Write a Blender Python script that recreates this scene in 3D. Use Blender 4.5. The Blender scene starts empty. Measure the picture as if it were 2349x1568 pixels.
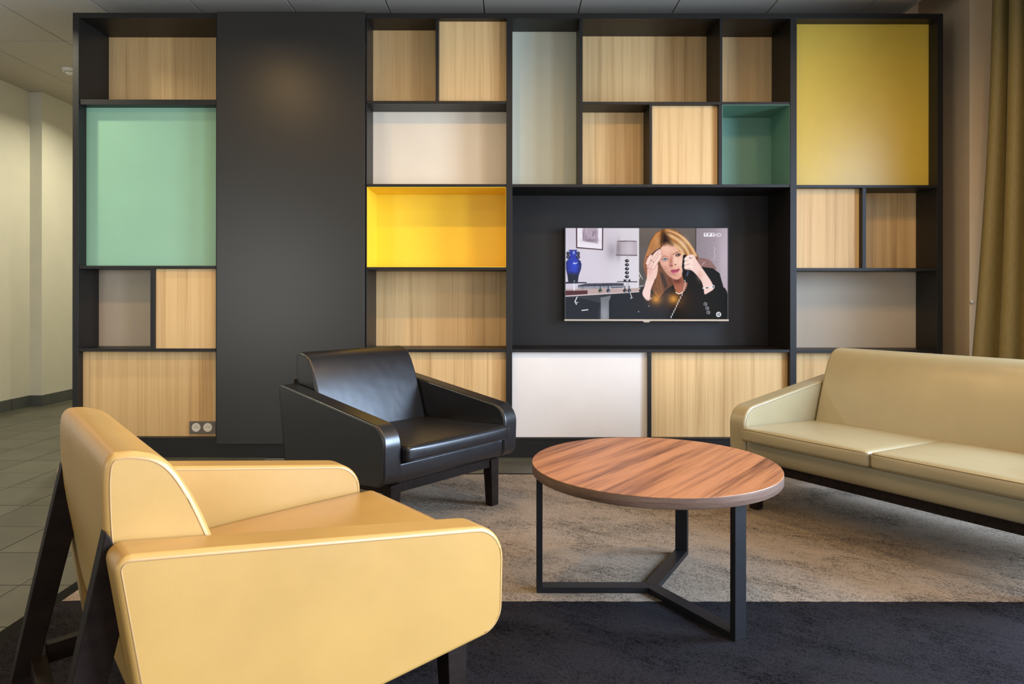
import bpy, bmesh, math, random
import numpy as np
from mathutils import Vector, Matrix
random.seed(7)
scene = bpy.context.scene
col = scene.collection
R = math.radians

# ------------------------------------------------------------------ camera
F_PX, X0, V0, H = 1566.5, 1170.0, 680.0, 0.972
W_PX, H_PX = 2349, 1568
cd = bpy.data.cameras.new('camera'); cam = bpy.data.objects.new('camera', cd); col.objects.link(cam)
cd.sensor_width = 36.0; cd.sensor_fit = 'HORIZONTAL'
cd.lens = F_PX / W_PX * 36.0
cd.shift_x = (W_PX / 2 - X0) / W_PX
cd.shift_y = -(H_PX / 2 - V0) / W_PX
cam.location = (0, 0, H); cam.rotation_euler = (R(90), 0, 0)
cam.rotation_euler.rotate_axis('Z', R(0.06))
cd.clip_start = 0.05
scene.camera = cam

# ------------------------------------------------------------------ world, exposure, large lights
w = bpy.data.worlds.new('world'); scene.world = w; w.use_nodes = True
w.node_tree.nodes['Background'].inputs[0].default_value = (0.55, 0.68, 0.9, 1)
w.node_tree.nodes['Background'].inputs[1].default_value = 0.25
vs = scene.view_settings
vs.view_transform = 'Standard'; vs.look = 'None'; vs.exposure = -0.16; vs.gamma = 1.0; vs.use_curve_mapping = False

def area(name, loc, rot, sx, sy, power, color, spread=180):
    l = bpy.data.lights.new(name, 'AREA'); l.shape = 'RECTANGLE'; l.size = sx; l.size_y = sy
    l.energy = power; l.color = color; l.spread = R(spread)
    o = bpy.data.objects.new(name, l); col.objects.link(o); o.location = loc; o.rotation_euler = rot
    return o
COOL = (0.73, 0.82, 1.0)
WARM = (1.0, 0.62, 0.24)
# daylight through the glazing on the right and the entrance, plus an added fill window behind the camera
area('window_and_fill_light', (3.62, 2.05, 1.45), (R(74), 0, R(90)), 1.2, 1.9, 265, (0.55, 0.73, 1.0), 145)
area('window_and_fill_light', (3.62, -0.15, 1.15), (R(74), 0, R(90)), 1.3, 1.8, 235, COOL, 140)
area('window_and_fill_light', (3.62, -1.95, 1.15), (R(74), 0, R(90)), 1.2, 1.8, 85, COOL, 145)
area('window_and_fill_light', (1.55, -2.62, 1.05), (R(76), 0, 0), 2.3, 1.5, 32, COOL, 150)  # added weak fill from behind the camera, not a known window
area('entrance_daylight', (-3.6, -2.62, 1.1), (R(78), 0, 0), 1.2, 1.8, 66, (0.94, 0.96, 0.92))

# ------------------------------------------------------------------ material helpers
def new_mat(name):
    m = bpy.data.materials.new(name); m.use_nodes = True
    nt = m.node_tree; b = nt.nodes['Principled BSDF']
    return m, nt, b
def N(nt, t, **kw):
    n = nt.nodes.new(t)
    for k, v in kw.items():
        if hasattr(n, k): setattr(n, k, v)
        else: n.inputs[k].default_value = v
    return n
def ramp(nt, fac, stops):
    r = nt.nodes.new('ShaderNodeValToRGB'); e = r.color_ramp.elements
    while len(e) < len(stops): e.new(0.5)
    for el, (p, c) in zip(e, stops): el.position = p; el.color = (*c, 1)
    nt.links.new(fac, r.inputs[0]); return r.outputs[0]
def coords(nt, scale=(1, 1, 1), rot=(0, 0, 0), rnd=0.0):
    tc = nt.nodes.new('ShaderNodeTexCoord'); mp = nt.nodes.new('ShaderNodeMapping')
    mp.inputs['Scale'].default_value = scale
    mr = nt.nodes.new('ShaderNodeMapping'); mr.inputs['Rotation'].default_value = rot
    nt.links.new(mr.outputs[0], mp.inputs[0])
    if rnd:
        oi = nt.nodes.new('ShaderNodeObjectInfo'); mu = N(nt, 'ShaderNodeMath', operation='MULTIPLY')
        mu.inputs[1].default_value = rnd; nt.links.new(oi.outputs['Random'], mu.inputs[0])
        ad = N(nt, 'ShaderNodeVectorMath', operation='ADD')
        nt.links.new(tc.outputs['Object'], ad.inputs[0]); nt.links.new(mu.outputs[0], ad.inputs[1])
        nt.links.new(ad.outputs[0], mr.inputs[0])
    else: nt.links.new(tc.outputs['Object'], mr.inputs[0])
    return mp.outputs[0]
def bump(nt, b, h, strength, dist):
    bp = N(nt, 'ShaderNodeBump'); bp.inputs['Strength'].default_value = strength; bp.inputs['Distance'].default_value = dist
    nt.links.new(h, bp.inputs['Height']); nt.links.new(bp.outputs[0], b.inputs['Normal'])
def noise(nt, vec, scale, detail=4, rough=0.55, dist=0.0):
    n = nt.nodes.new('ShaderNodeTexNoise'); n.inputs['Scale'].default_value = scale
    n.inputs['Detail'].default_value = detail; n.inputs['Roughness'].default_value = rough
    n.inputs['Distortion'].default_value = dist
    nt.links.new(vec, n.inputs['Vector']); return n.outputs['Fac']

def plain(name, c, rough=0.5, metal=0.0, spec=0.5, var=0.06, nscale=6, bmp=0.0, bscale=200):
    m, nt, b = new_mat(name)
    v = coords(nt)
    n = noise(nt, v, nscale, 3)
    nt.links.new(ramp(nt, n, [(0.3, tuple(x * (1 - var) for x in c)), (0.7, tuple(min(1, x * (1 + var)) for x in c))]), b.inputs['Base Color'])
    b.inputs['Roughness'].default_value = rough; b.inputs['Metallic'].default_value = metal
    b.inputs['Specular IOR Level'].default_value = spec
    if bmp: bump(nt, b, noise(nt, v, bscale, 2), bmp, 0.002)
    return m
def leather(name, c, rough, spec=0.5):
    m, nt, b = new_mat(name); v = coords(nt)
    n = noise(nt, v, 5, 3)
    nt.links.new(ramp(nt, n, [(0.3, tuple(x * 0.95 for x in c)), (0.7, tuple(min(1, x * 1.05) for x in c))]), b.inputs['Base Color'])
    rr = N(nt, 'ShaderNodeMapRange'); rr.inputs['To Min'].default_value = rough - .04; rr.inputs['To Max'].default_value = rough + .05
    nt.links.new(noise(nt, v, 14, 3), rr.inputs['Value']); nt.links.new(rr.outputs[0], b.inputs['Roughness'])
    b.inputs['Specular IOR Level'].default_value = spec
    fine = noise(nt, v, 420, 2); big = noise(nt, v, 9, 2)
    mx = N(nt, 'ShaderNodeMath', operation='MULTIPLY_ADD'); nt.links.new(big, mx.inputs[0]); mx.inputs[1].default_value = 9.0
    nt.links.new(fine, mx.inputs[2])
    bump(nt, b, mx.outputs[0], 0.22, 0.0005)
    return m
def wood(name, stops, scale, rough, rnd=0.0, rot=(0, 0, 0), bumpy=0.1, spec=0.4):
    m, nt, b = new_mat(name)
    v = coords(nt, scale, rot, rnd)
    broad = noise(nt, v, 1.0, 5, 0.6, 0.3)
    v2 = coords(nt, tuple(s * 9 if s > 3 else s * 1.6 for s in scale), rot, rnd)
    fine = noise(nt, v2, 1.0, 3, 0.6)
    mx = N(nt, 'ShaderNodeMath', operation='MULTIPLY_ADD'); nt.links.new(fine, mx.inputs[0]); mx.inputs[1].default_value = 0.35
    sb = N(nt, 'ShaderNodeMath', operation='SUBTRACT'); nt.links.new(broad, sb.inputs[0]); sb.inputs[1].default_value = 0.175
    nt.links.new(sb.outputs[0], mx.inputs[2])
    nt.links.new(ramp(nt, mx.outputs[0], stops), b.inputs['Base Color'])
    b.inputs['Roughness'].default_value = rough; b.inputs['Specular IOR Level'].default_value = spec
    bump(nt, b, fine, bumpy, 0.0006)
    return m

M = {}
M['dark'] = plain('anthracite_laminate', (0.010, 0.0088, 0.0075), 0.45, spec=0.35, var=0.08, nscale=3)
M['darkdoor'] = plain('anthracite_door', (0.017, 0.0148, 0.012), 0.35, var=0.05, nscale=2, spec=0.5)
M['oak'] = wood('light_oak_veneer', [(0.28, (0.47, 0.28, 0.11)), (0.42, (0.61, 0.385, 0.16)), (0.58, (0.70, 0.46, 0.205)), (0.75, (0.57, 0.355, 0.145))],
                (27, 27, 0.5), 0.5, rnd=37.0)
M['green'] = plain('mint_green_laminate', (0.25, 0.45, 0.30), 0.38, var=0.02)
M['teal'] = plain('teal_laminate', (0.13, 0.27, 0.19), 0.42, var=0.02)
M['palegreen'] = plain('pale_grey_green_laminate', (0.58, 0.58, 0.44), 0.38, var=0.02)
M['cream'] = plain('cream_laminate', (0.80, 0.68, 0.51), 0.42, var=0.02)
M['greige'] = plain('greige_laminate', (0.48, 0.395, 0.285), 0.42, var=0.02)
M['white'] = plain('white_laminate', (0.76, 0.70, 0.63), 0.4, var=0.02)
M['yellow'] = plain('bright_yellow_laminate', (0.88, 0.60, 0.03), 0.40, var=0.02)
M['mustard'] = plain('mustard_yellow_laminate', (0.68, 0.46, 0.06), 0.33, var=0.03)
M['ychair'] = leather('yellow_leather', (0.425, 0.252, 0.072), 0.34)
M['yseam'] = plain('yellow_seam', (0.40, 0.24, 0.10), 0.5)
M['bchair'] = leather('black_leather', (0.008, 0.008, 0.0095), 0.31, 0.8)
M['bseam'] = plain('black_seam', (0.010, 0.010, 0.011), 0.5)
M['sofa'] = leather('khaki_leather', (0.34, 0.285, 0.16), 0.33, 0.8)
M['sseam'] = plain('khaki_seam', (0.20, 0.15, 0.07), 0.5)
M['legwood'] = wood('dark_wenge', [(0.3, (0.008, 0.005, 0.0035)), (0.7, (0.018, 0.011, 0.008))], (8, 30, 30), 0.55, spec=0.12)
M['walnut'] = wood('walnut_top', [(0.30, (0.10, 0.042, 0.022)), (0.40, (0.25, 0.105, 0.052)), (0.52, (0.39, 0.17, 0.075)), (0.60, (0.46, 0.205, 0.095)), (0.72, (0.30, 0.13, 0.065))],
                   (1.2, 20.0, 20.0), 0.32, rot=(0, 0, R(-52)))
M['walnutedge'] = wood('walnut_edge', [(0.3, (0.10, 0.06, 0.042)), (0.7, (0.20, 0.13, 0.095))], (5, 5, 90), 0.45)
M['blackmetal'] = plain('black_powder_coat', (0.006, 0.0065, 0.008), 0.42, spec=0.35)
M['wall'] = plain('painted_plaster', (0.60, 0.58, 0.50), 0.8, var=0.02, bmp=0.05, bscale=90)
M['wallright'] = plain('painted_plaster_beige', (0.70, 0.54, 0.35), 0.8, var=0.02)
M['ceil'] = plain('ceiling_tile_white', (0.43, 0.385, 0.31), 0.85, var=0.03, nscale=40, bmp=0.1, bscale=300)
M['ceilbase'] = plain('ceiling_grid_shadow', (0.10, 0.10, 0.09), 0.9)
M['grout'] = plain('grout', (0.11, 0.105, 0.085), 0.9)
M['plate'] = plain('socket_plate_bronze', (0.13, 0.105, 0.085), 0.4)
M['socket'] = plain('socket_white', (0.72, 0.69, 0.62), 0.4)
M['hole'] = plain('socket_hole', (0.02, 0.02, 0.02), 0.6)
M['tvblack'] = plain('tv_black', (0.008, 0.008, 0.009), 0.25)
M['tvbar'] = plain('tv_bronze_bar', (0.42, 0.35, 0.27), 0.3, metal=0.8)
M['curtain'] = None

def tile_mat(name, c):
    m, nt, b = new_mat(name)
    v = coords(nt, (1, 1, 1), rnd=11.0)
    n1 = noise(nt, v, 3.0, 5, 0.6, 0.5)
    vs_ = coords(nt, (3.0, 18, 1), (0, 0, R(-28)), rnd=23.0)
    n2 = noise(nt, vs_, 1.0, 5, 0.62, 0.4)
    base = ramp(nt, n1, [(0.3, tuple(x * 0.72 for x in c)), (0.7, tuple(x * 1.2 for x in c))])
    vein = ramp(nt, n2, [(0.66, (0, 0, 0)), (0.76, (1, 1, 1))])
    mx = N(nt, 'ShaderNodeMix', data_type='RGBA'); mx.inputs['B'].default_value = (c[0] * 1.9, c[1] * 1.85, c[2] * 1.6, 1)
    ml = N(nt, 'ShaderNodeMath', operation='MULTIPLY'); ml.inputs[1].default_value = 0.35
    nt.links.new(vein, ml.inputs[0]); nt.links.new(ml.outputs[0], mx.inputs['Factor'])
    nt.links.new(base, mx.inputs['A']); nt.links.new(mx.outputs['Result'], b.inputs['Base Color'])
    b.inputs['Roughness'].default_value = 0.42
    bump(nt, b, n2, 0.25, 0.002)
    return m
M['tile'] = tile_mat('slate_tile', (0.078, 0.076, 0.056))
M['skirt'] = plain('slate_skirting', (0.075, 0.080, 0.078), 0.4, var=0.15)

def carpet(name, c, amt):
    m, nt, b = new_mat(name)
    v = coords(nt)
    fib = noise(nt, v, 170, 4, 0.75)
    vst = coords(nt, (1.6, 3.0, 1), (0, 0, R(28)))
    big = noise(nt, vst, 1.6, 4, 0.6, 0.6)
    vst2 = coords(nt, (22, 55, 1), (0, 0, R(35)))
    mid = noise(nt, vst2, 1.0, 4, 0.7)
    s1 = N(nt, 'ShaderNodeMath', operation='MULTIPLY_ADD'); nt.links.new(big, s1.inputs[0]); s1.inputs[1].default_value = 0.55
    nt.links.new(fib, s1.inputs[2])
    s2 = N(nt, 'ShaderNodeMath', operation='MULTIPLY_ADD'); nt.links.new(mid, s2.inputs[0]); s2.inputs[1].default_value = 0.35
    nt.links.new(s1.outputs[0], s2.inputs[2])
    nt.links.new(ramp(nt, s2.outputs[0], [(0.74, tuple(x * (1 - amt) for x in c)), (1.16, tuple(min(1, x * (1 + amt)) for x in c))]), b.inputs['Base Color'])
    b.inputs['Roughness'].default_value = 0.95; b.inputs['Specular IOR Level'].default_value = 0.05
    b.inputs['Sheen Weight'].default_value = 0.0; b.inputs['Sheen Roughness'].default_value = 0.5
    sm = N(nt, 'ShaderNodeMath', operation='ADD'); nt.links.new(fib, sm.inputs[0]); nt.links.new(mid, sm.inputs[1])
    bump(nt, b, sm.outputs[0], 0.9, 0.006)
    return m
M['carpetlight'] = carpet('taupe_carpet', (0.195, 0.155, 0.115), 0.75)
M['carpetdark'] = carpet('charcoal_carpet', (0.0115, 0.0105, 0.0118), 0.9)
M['binding'] = plain('black_binding', (0.005, 0.005, 0.005), 0.8, spec=0.1)

m, nt, b = new_mat('olive_curtain_fabric')
v = coords(nt, (120, 120, 8)); n = noise(nt, v, 3, 2)
nt.links.new(ramp(nt, n, [(0.3, (0.20, 0.145, 0.04)), (0.7, (0.27, 0.195, 0.06))]), b.inputs['Base Color'])
b.inputs['Roughness'].default_value = 0.6; b.inputs['Sheen Weight'].default_value = 0.1
M['curtain'] = m
m, nt, b = new_mat('window_glass'); b.inputs['Transmission Weight'].default_value = 1.0; b.inputs['Roughness'].default_value = 0.0
b.inputs['IOR'].default_value = 1.02; b.inputs['Base Color'].default_value = (0.95, 0.97, 1, 1); M['glass'] = m
m, nt, b = new_mat('lamp_diffuser'); b.inputs['Emission Color'].default_value = (1.0, 0.78, 0.48, 1); b.inputs['Emission Strength'].default_value = 12; M['lamp'] = m
m, nt, b = new_mat('bulb_glow'); b.inputs['Emission Color'].default_value = (1.0, 0.42, 0.06, 1); b.inputs['Emission Strength'].default_value = 420; M['bulb'] = m

# ------------------------------------------------------------------ geometry helpers
def tag(o, label=None, cat=None, group=None, kind=None):
    if label: o['label'] = label
    if cat: o['category'] = cat
    if group: o['group'] = group
    if kind: o['kind'] = kind
    return o
def empty(name, loc, rz=0):
    o = bpy.data.objects.new(name, None); col.objects.link(o); o.location = loc; o.rotation_euler = (0, 0, rz)
    o.empty_display_size = 0.1
    return o
def link(name, bm, mat, parent=None, smooth=False, bevel=0, seg=2, angle=35):
    me = bpy.data.meshes.new(name); bmesh.ops.recalc_face_normals(bm, faces=bm.faces[:]); bm.to_mesh(me); bm.free()
    if mat: me.materials.append(mat)
    o = bpy.data.objects.new(name, me); col.objects.link(o)
    if parent: o.parent = parent
    if smooth or bevel:
        me.polygons.foreach_set('use_smooth', [True] * len(me.polygons))
    if bevel:
        md = o.modifiers.new('bevel', 'BEVEL'); md.width = bevel; md.segments = seg; md.limit_method = 'ANGLE'
        md.angle_limit = R(angle); md.harden_normals = True
    return o
def box_bm(x0, x1, y0, y1, z0, z1, bm=None):
    bm = bm or bmesh.new()
    vs_ = [bm.verts.new(p) for p in ((x0, y0, z0), (x1, y0, z0), (x1, y1, z0), (x0, y1, z0), (x0, y0, z1), (x1, y0, z1), (x1, y1, z1), (x0, y1, z1))]
    for f in ((3, 2, 1, 0), (4, 5, 6, 7), (0, 1, 5, 4), (1, 2, 6, 5), (2, 3, 7, 6), (3, 0, 4, 7)):
        bm.faces.new([vs_[i] for i in f])
    return bm
def box(name, x0, x1, y0, y1, z0, z1, mat, parent=None, bevel=0.001):
    return link(name, box_bm(x0, x1, y0, y1, z0, z1), mat, parent, bevel=bevel, seg=2)
def struct(o): o['kind'] = 'structure'; return o
def round_poly(pts, radii, n=8):
    out = []; L = len(pts)
    for i in range(L):
        p0, p, p1 = Vector(pts[i - 1]), Vector(pts[i]), Vector(pts[(i + 1) % L]); r = radii[i]
        if r <= 0: out.append(tuple(p)); continue
        a = (p0 - p).normalized(); b_ = (p1 - p).normalized(); ang = a.angle(b_)
        t = r / math.tan(ang / 2); t = min(t, (p0 - p).length * .49, (p1 - p).length * .49); r2 = t * math.tan(ang / 2)
        c = p + (a + b_).normalized() * (r2 / math.sin(ang / 2))
        s = p + a * t - c; e = p + b_ * t - c
        a0 = math.atan2(s.y, s.x); a1 = math.atan2(e.y, e.x); d = (a1 - a0 + math.pi) % (2 * math.pi) - math.pi
        for k in range(n + 1):
            q = a0 + d * k / n; out.append((c.x + r2 * math.cos(q), c.y + r2 * math.sin(q)))
    return out
def inset_poly(pts, d):
    A = sum(pts[i][0] * pts[(i + 1) % len(pts)][1] - pts[(i + 1) % len(pts)][0] * pts[i][1] for i in range(len(pts)))
    s = 1 if A > 0 else -1; out = []
    for i in range(len(pts)):
        t = (Vector(pts[(i + 1) % len(pts)]) - Vector(pts[i - 1])).normalized()
        out.append((pts[i][0] - t.y * d * s, pts[i][1] + t.x * d * s))
    return out
def extrude_profile(pts, l0, l1, puff=0.0, cuts=1):
    """profile in (d, z); local point = (-d, l, z)"""
    bm = bmesh.new(); rings = []
    for k in range(cuts + 1):
        l = l0 + (l1 - l0) * k / cuts
        rings.append([bm.verts.new((-d, l, z)) for d, z in pts])
    n = len(pts)
    for a, b_ in zip(rings, rings[1:]):
        for i in range(n): bm.faces.new((a[i], a[(i + 1) % n], b_[(i + 1) % n], b_[i]))
    bm.faces.new(rings[0][::-1]); bm.faces.new(rings[-1])
    return bm
def tube(path, r, closed=True, sides=6, bm=None):
    bm = bm or bmesh.new(); n = len(path); P = [Vector(p) for p in path]; rings = []
    for i in range(n):
        t = (P[(i + 1) % n] - P[i - 1]) if closed else (P[min(i + 1, n - 1)] - P[max(i - 1, 0)])
        t.normalize(); up = Vector((0, 0, 1)) if abs(t.z) < .9 else Vector((0, 1, 0))
        u = t.cross(up).normalized(); v_ = t.cross(u)
        rings.append([bm.verts.new(P[i] + (u * math.cos(q) + v_ * math.sin(q)) * r) for q in [2 * math.pi * k / sides for k in range(sides)]])
    m_ = n if closed else n - 1
    for i in range(m_):
        a, b_ = rings[i], rings[(i + 1) % n]
        for k in range(sides): bm.faces.new((a[k], a[(k + 1) % sides], b_[(k + 1) % sides], b_[k]))
    if not closed:
        bm.faces.new(rings[0]); bm.faces.new(rings[-1][::-1])
    return bm
def round_box(x0, x1, y0, y1, z0, z1, r, puff=(0, 0, 0), n=14, shear=0.0):
    """rounded cushion; top slopes by shear (z += shear*(x1-x))"""
    bm = bmesh.new(); bmesh.ops.create_cube(bm, size=2.0)
    bmesh.ops.subdivide_edges(bm, edges=bm.edges[:], cuts=n, use_grid_fill=True)
    c = Vector(((x0 + x1) / 2, (y0 + y1) / 2, (z0 + z1) / 2)); h = Vector(((x1 - x0) / 2, (y1 - y0) / 2, (z1 - z0) / 2))
    inner = [max(1e-4, q - r) for q in h]
    for v_ in bm.verts:
        p = v_.co
        # cosine spacing pulls vertices to the edges
        u = [math.sin(q * math.pi / 2) if abs(q) < 1 else q for q in p]
        q = Vector([u[i] * h[i] for i in range(3)])
        cl = Vector([max(-inner[i], min(inner[i], q[i])) for i in range(3)])
        dlt = q - cl
        if dlt.length > 1e-9: q = cl + dlt.normalized() * min(r, max(abs(t) for t in dlt))
        q.z += puff[2] * (1 if p.z > 0 else -1) * abs(p.z) * max(0, 1 - u[0] ** 2) ** .7 * max(0, 1 - u[1] ** 2) ** .7
        q.x += puff[0] * p.x * max(0, 1 - u[1] ** 4) * max(0, 1 - u[2] ** 2)
        q += c; q.z += shear * (x1 - q.x)
        v_.co = q
    return bm
def copy_tree(o, parent=None):
    c = o.copy(); col.objects.link(c); c.parent = parent
    for ch in [x for x in bpy.data.objects if x.parent == o]: copy_tree(ch, c)
    return c
def disc(name, c, r, depth, mat, parent, axis='Y', seg=32, bevel=0.0006):
    bm = bmesh.new(); bmesh.ops.create_cone(bm, cap_ends=True, segments=seg, radius1=r, radius2=r, depth=depth)
    if axis == 'Y': bmesh.ops.rotate(bm, verts=bm.verts, cent=(0, 0, 0), matrix=Matrix.Rotation(R(90), 3, 'X'))
    bmesh.ops.translate(bm, verts=bm.verts, vec=c)
    return link(name, bm, mat, parent, bevel=bevel)

# ------------------------------------------------------------------ floor with its tiles
XL = -4.25
floor = struct(box('floor', -4.6, 3.6, -2.8, 9.3, -0.08, -0.004, M['grout'], bevel=0))
T = 0.2915; tx0 = -1.648; ty0 = 2.008; g = 0.0022
TW = 0.3003
tile_me = None
def tile_at(x, y, sx, sy):
    global tile_me
    if tile_me is None:
        o = box('tile', g, TW - g, g, T - g, -0.012, 0.0, M['tile'], floor, bevel=0.0012); tile_me = o
    else:
        o = tile_me.copy(); col.objects.link(o); o.parent = floor
    o.location = (x, y, random.uniform(-0.0006, 0.0003)); o.scale = (sx, sy, 1)
for j in range(-2, 15):
    y = ty0 + j * T
    for i in range(-9, 1):
        x = tx0 + i * TW
        if x < -4.36: continue
        xe = min(x + TW, -1.468)
        if x < -1.5 and xe > x: tile_at(x, y, (xe - x) / TW, 1)
    if j in (6,):
        for i in range(1, 17):
            x = tx0 + i * TW; tile_at(x, y, 1, 1)
    if j in (7,):
        for i in range(1, 17):
            x = tx0 + i * TW; tile_at(x, y, 1, 0.40)
# carpet laid into the floor
rug = empty('rug', (0.7, 1.7, 0)); tag(rug, 'taupe and charcoal two-tone carpet with black edge under the seating', 'rug')
def rugpart(name, x0, x1, y0, y1, z0, z1, mat, bevel=0.002):
    o = box(name, x0, x1, y0, y1, z0, z1, mat, rug, bevel=bevel); o.matrix_parent_inverse = rug.matrix_world.inverted()
    o.location = (-0.7, -1.7, 0); return o
def rug_field(name, x0, x1, y0, y1, mat, wob):
    bm = bmesh.new(); nx = 260
    rows = []
    for (yy, zz, wv) in ((y0, -0.003, 0), (y0, 0.009, 0), (y1, 0.009, wob), (y1, -0.003, wob)):
        rows.append([bm.verts.new((x0 + (x1 - x0) * i / nx, yy + (random.uniform(-1, 1) * wv), zz)) for i in range(nx + 1)])
    for a, b_ in zip(rows, rows[1:]):
        for i in range(nx): bm.faces.new((a[i], a[i + 1], b_[i + 1], b_[i]))
    o = link(name, bm, mat, rug); o.location = (-0.7, -1.7, 0); return o
o = rug_field('light_field', -1.417, 3.4, 2.157, 3.702, M['carpetlight'], 0.0); tag(o, 'pale taupe carpet field')
o = rug_field('dark_field', -1.417, 3.4, -2.4, 2.159, M['carpetdark'], 0.0022); tag(o, 'charcoal carpet field')
for v_ in o.data.vertices:
    if v_.co.z > 0: v_.co.z = 0.0095
for nm, a in (('edge_binding', (-1.467, -1.417, -2.4, 3.732)), ('edge_binding', (-1.417, 3.4, 3.702, 3.732))):
    o = box(nm, a[0], a[1], a[2], a[3], -0.003, 0.007, M['binding'], rug, bevel=0.001); o.location = (-0.7, -1.7, 0)

# ------------------------------------------------------------------ walls, ceiling
ZC = H + 1.803
struct(box('wall_left', -4.45, XL, -2.8, 6.042, 0, 3.2, M['wall'], bevel=0))
struct(box('trim_1', -4.45, -4.143, 6.042, 9.2, 0, 3.2, M['wall'], bevel=0))
struct(box('wall_far', -4.45, -2.3, 9.2, 9.3, 0, 3.2, M['wall'], bevel=0))
struct(box('wall_back', -2.60, 3.6, 4.73, 4.83, 0, 3.2, M['wallright'], bevel=0))
struct(box('trim_2', -2.60, -2.5, 4.83, 9.3, 0, 3.2, M['wall'], bevel=0))
struct(box('wall_right', 2.826, 3.75, 4.2, 4.729, 0, 3.2, M['wallright'], bevel=0.002))
# window wall on the right: sill, lintel, piers, panes
struct(box('trim_3', 3.42, 3.56, -2.8, 4.2, -0.004, 0.22, M['wallright'], bevel=0))
struct(box('trim_4', 3.42, 3.56, -2.8, 4.2, 2.68, 3.2, M['wallright'], bevel=0))
struct(box('wall_front', -2.98, 0.35, -2.6, -2.5, 0, 3.2, M['wall'], bevel=0))
struct(box('trim_5', 2.8, 3.6, -2.6, -2.5, 0, 3.2, M['wall'], bevel=0))
struct(box('trim_6', -4.25, 2.8, -2.6, -2.5, 2.65, 3.2, M['wall'], bevel=0))
struct(box('trim_7', 0.35, 2.8, -2.6, -2.5, 0, 0.3, M['wall'], bevel=0))
for i_, (a_, b_) in enumerate(((2.7, 4.2), (0.55, 1.4), (-1.3, -0.85), (-2.8, -2.6))):
    struct(box('trim_%d' % (10 + i_), 3.42, 3.56, a_, b_, 0.22, 2.68, M['wallright'], bevel=0))
# ceiling slab and its panels
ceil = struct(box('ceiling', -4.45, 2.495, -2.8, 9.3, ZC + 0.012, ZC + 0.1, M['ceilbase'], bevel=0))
struct(box('ceiling_recess', 2.497, 3.75, -2.8, 4.73, 3.1, 3.2, M['ceil'], bevel=0)); bpy.data.objects['ceiling_recess'].name = 'trim_8'
struct(box('trim_9', 2.483, 2.495, -2.8, 4.73, ZC - 0.004, 3.1, M['ceil'], bevel=0))
cp = None
PX, PY = 0.5975, 1.175
for i in range(-3, 9):
    for j in range(-3, 5):
        x = -2.556 + i * PX; y = 4.836 + (j - 1) * PY
        if x > 2.40 or y > 9.2 or x < -4.5: continue
        if cp is None: cp = box('ceiling_panel', .003, PX - .003, .003, PY - .003, 0, 0.014, M['ceil'], ceil, bevel=0.0025); o = cp
        else: o = cp.copy(); col.objects.link(o); o.parent = ceil
        o.location = (x, y, ZC)
        if x + PX > 2.483: o.scale = ((2.482 - x) / PX, 1, 1)
# tiled skirting of the left walls
bl = empty('baseboard_left', (XL, 4, 0)); struct(bl)
def skirt(x0, x1, y0, y1):
    o = box('skirting_tile', x0, x1, y0, y1, 0, 0.096, M['skirt'], bl, bevel=0.001); o.location = (-XL, -4, 0)
y = 5.81
while y > 0.6:
    skirt(XL, XL + .012, y - 0.296, y - 0.003); y -= 0.2995
skirt(XL, XL + .012, 5.813, 6.030)
skirt(XL + .012, -4.131, 6.030, 6.042)
skirt(-4.143, -4.131, 6.043, 6.147)
y = 6.15
while y < 8.9: skirt(-4.143, -4.131, y, y + 0.296); y += 0.2995

# window panes with frames
win = empty('window_1', (3.49, 1.0, 0.22)); struct(win)
ys = [-2.57, -1.33, -0.82, 0.52, 1.43, 2.67]
for y in ys:
    o = box('mullion', 3.46, 3.52, y - .029, y + .029, 0.22, 2.68, M['dark'], win); o.location = (-3.49, -1, -.22)
added_win = empty('added_window_2', (0.6, -2.55, 0.3)); struct(added_win)  # unseen window frame added around the fill light behind the camera
for x in (0.35, 1.55, 2.74):
    o = box('mullion', x, x + .06, -2.58, -2.52, 0.3, 2.65, M['dark'], added_win); o.location = (-0.6, 2.55, -.3)

# ------------------------------------------------------------------ shelving unit
YS = 4.12; K = YS / F_PX
def sx(px): return (px - X0) * K
def sz(py): return H - (py - V0) * K
YB = YS + 0.40
unit = empty('shelving_unit', (0, YS, 0))
tag(unit, 'full-wall anthracite shelving unit with oak, yellow and green niches around the television', 'shelving')
UO = (0, -YS, 0)
def ub(name, x0, x1, y0, y1, yf, yb, mat, label=None, bevel=0.0012, parent=None):
    """px x0..x1, py y0(top)..y1(bottom), real depth yf..yb"""
    o = box(name, sx(x0), sx(x1), yf, yb, sz(y1), sz(y0), mat, unit, bevel=bevel); o.location = UO
    if label: o['label'] = label
    return o
D_ = M['dark']
ub('side_board', 166, 180, 41, 1009, YS, YB, D_)
ub('side_board', 2149.5, 2163, 41, 1009, YS, YB, D_)
ub('top_board', 166, 2163, 30, 42, YS, YB, D_)
ub('upright', 838, 841, 42, 1004, YS + .006, YB, D_)
ub('upright', 1161, 1175, 42, 1004, YS, YB, D_)
ub('upright', 1812.6, 1827.4, 42, 1004, YS, YB, D_)
ub('upright', 494, 499, 42, 1004, YS + .006, YB, D_)
box_o = box('plinth', sx(166), sx(2163), YS + 0.004, YB, 0.0, sz(1009), D_, unit); box_o.location = UO
ub('bottom_board', 180, 2149, 1004, 1009, YS + .002, YB, D_)
ub('tall_panel', 500, 837.5, 30, 1017, YS - 0.018, YS + 0.004, M['darkdoor'], 'tall smooth anthracite panel')
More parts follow.
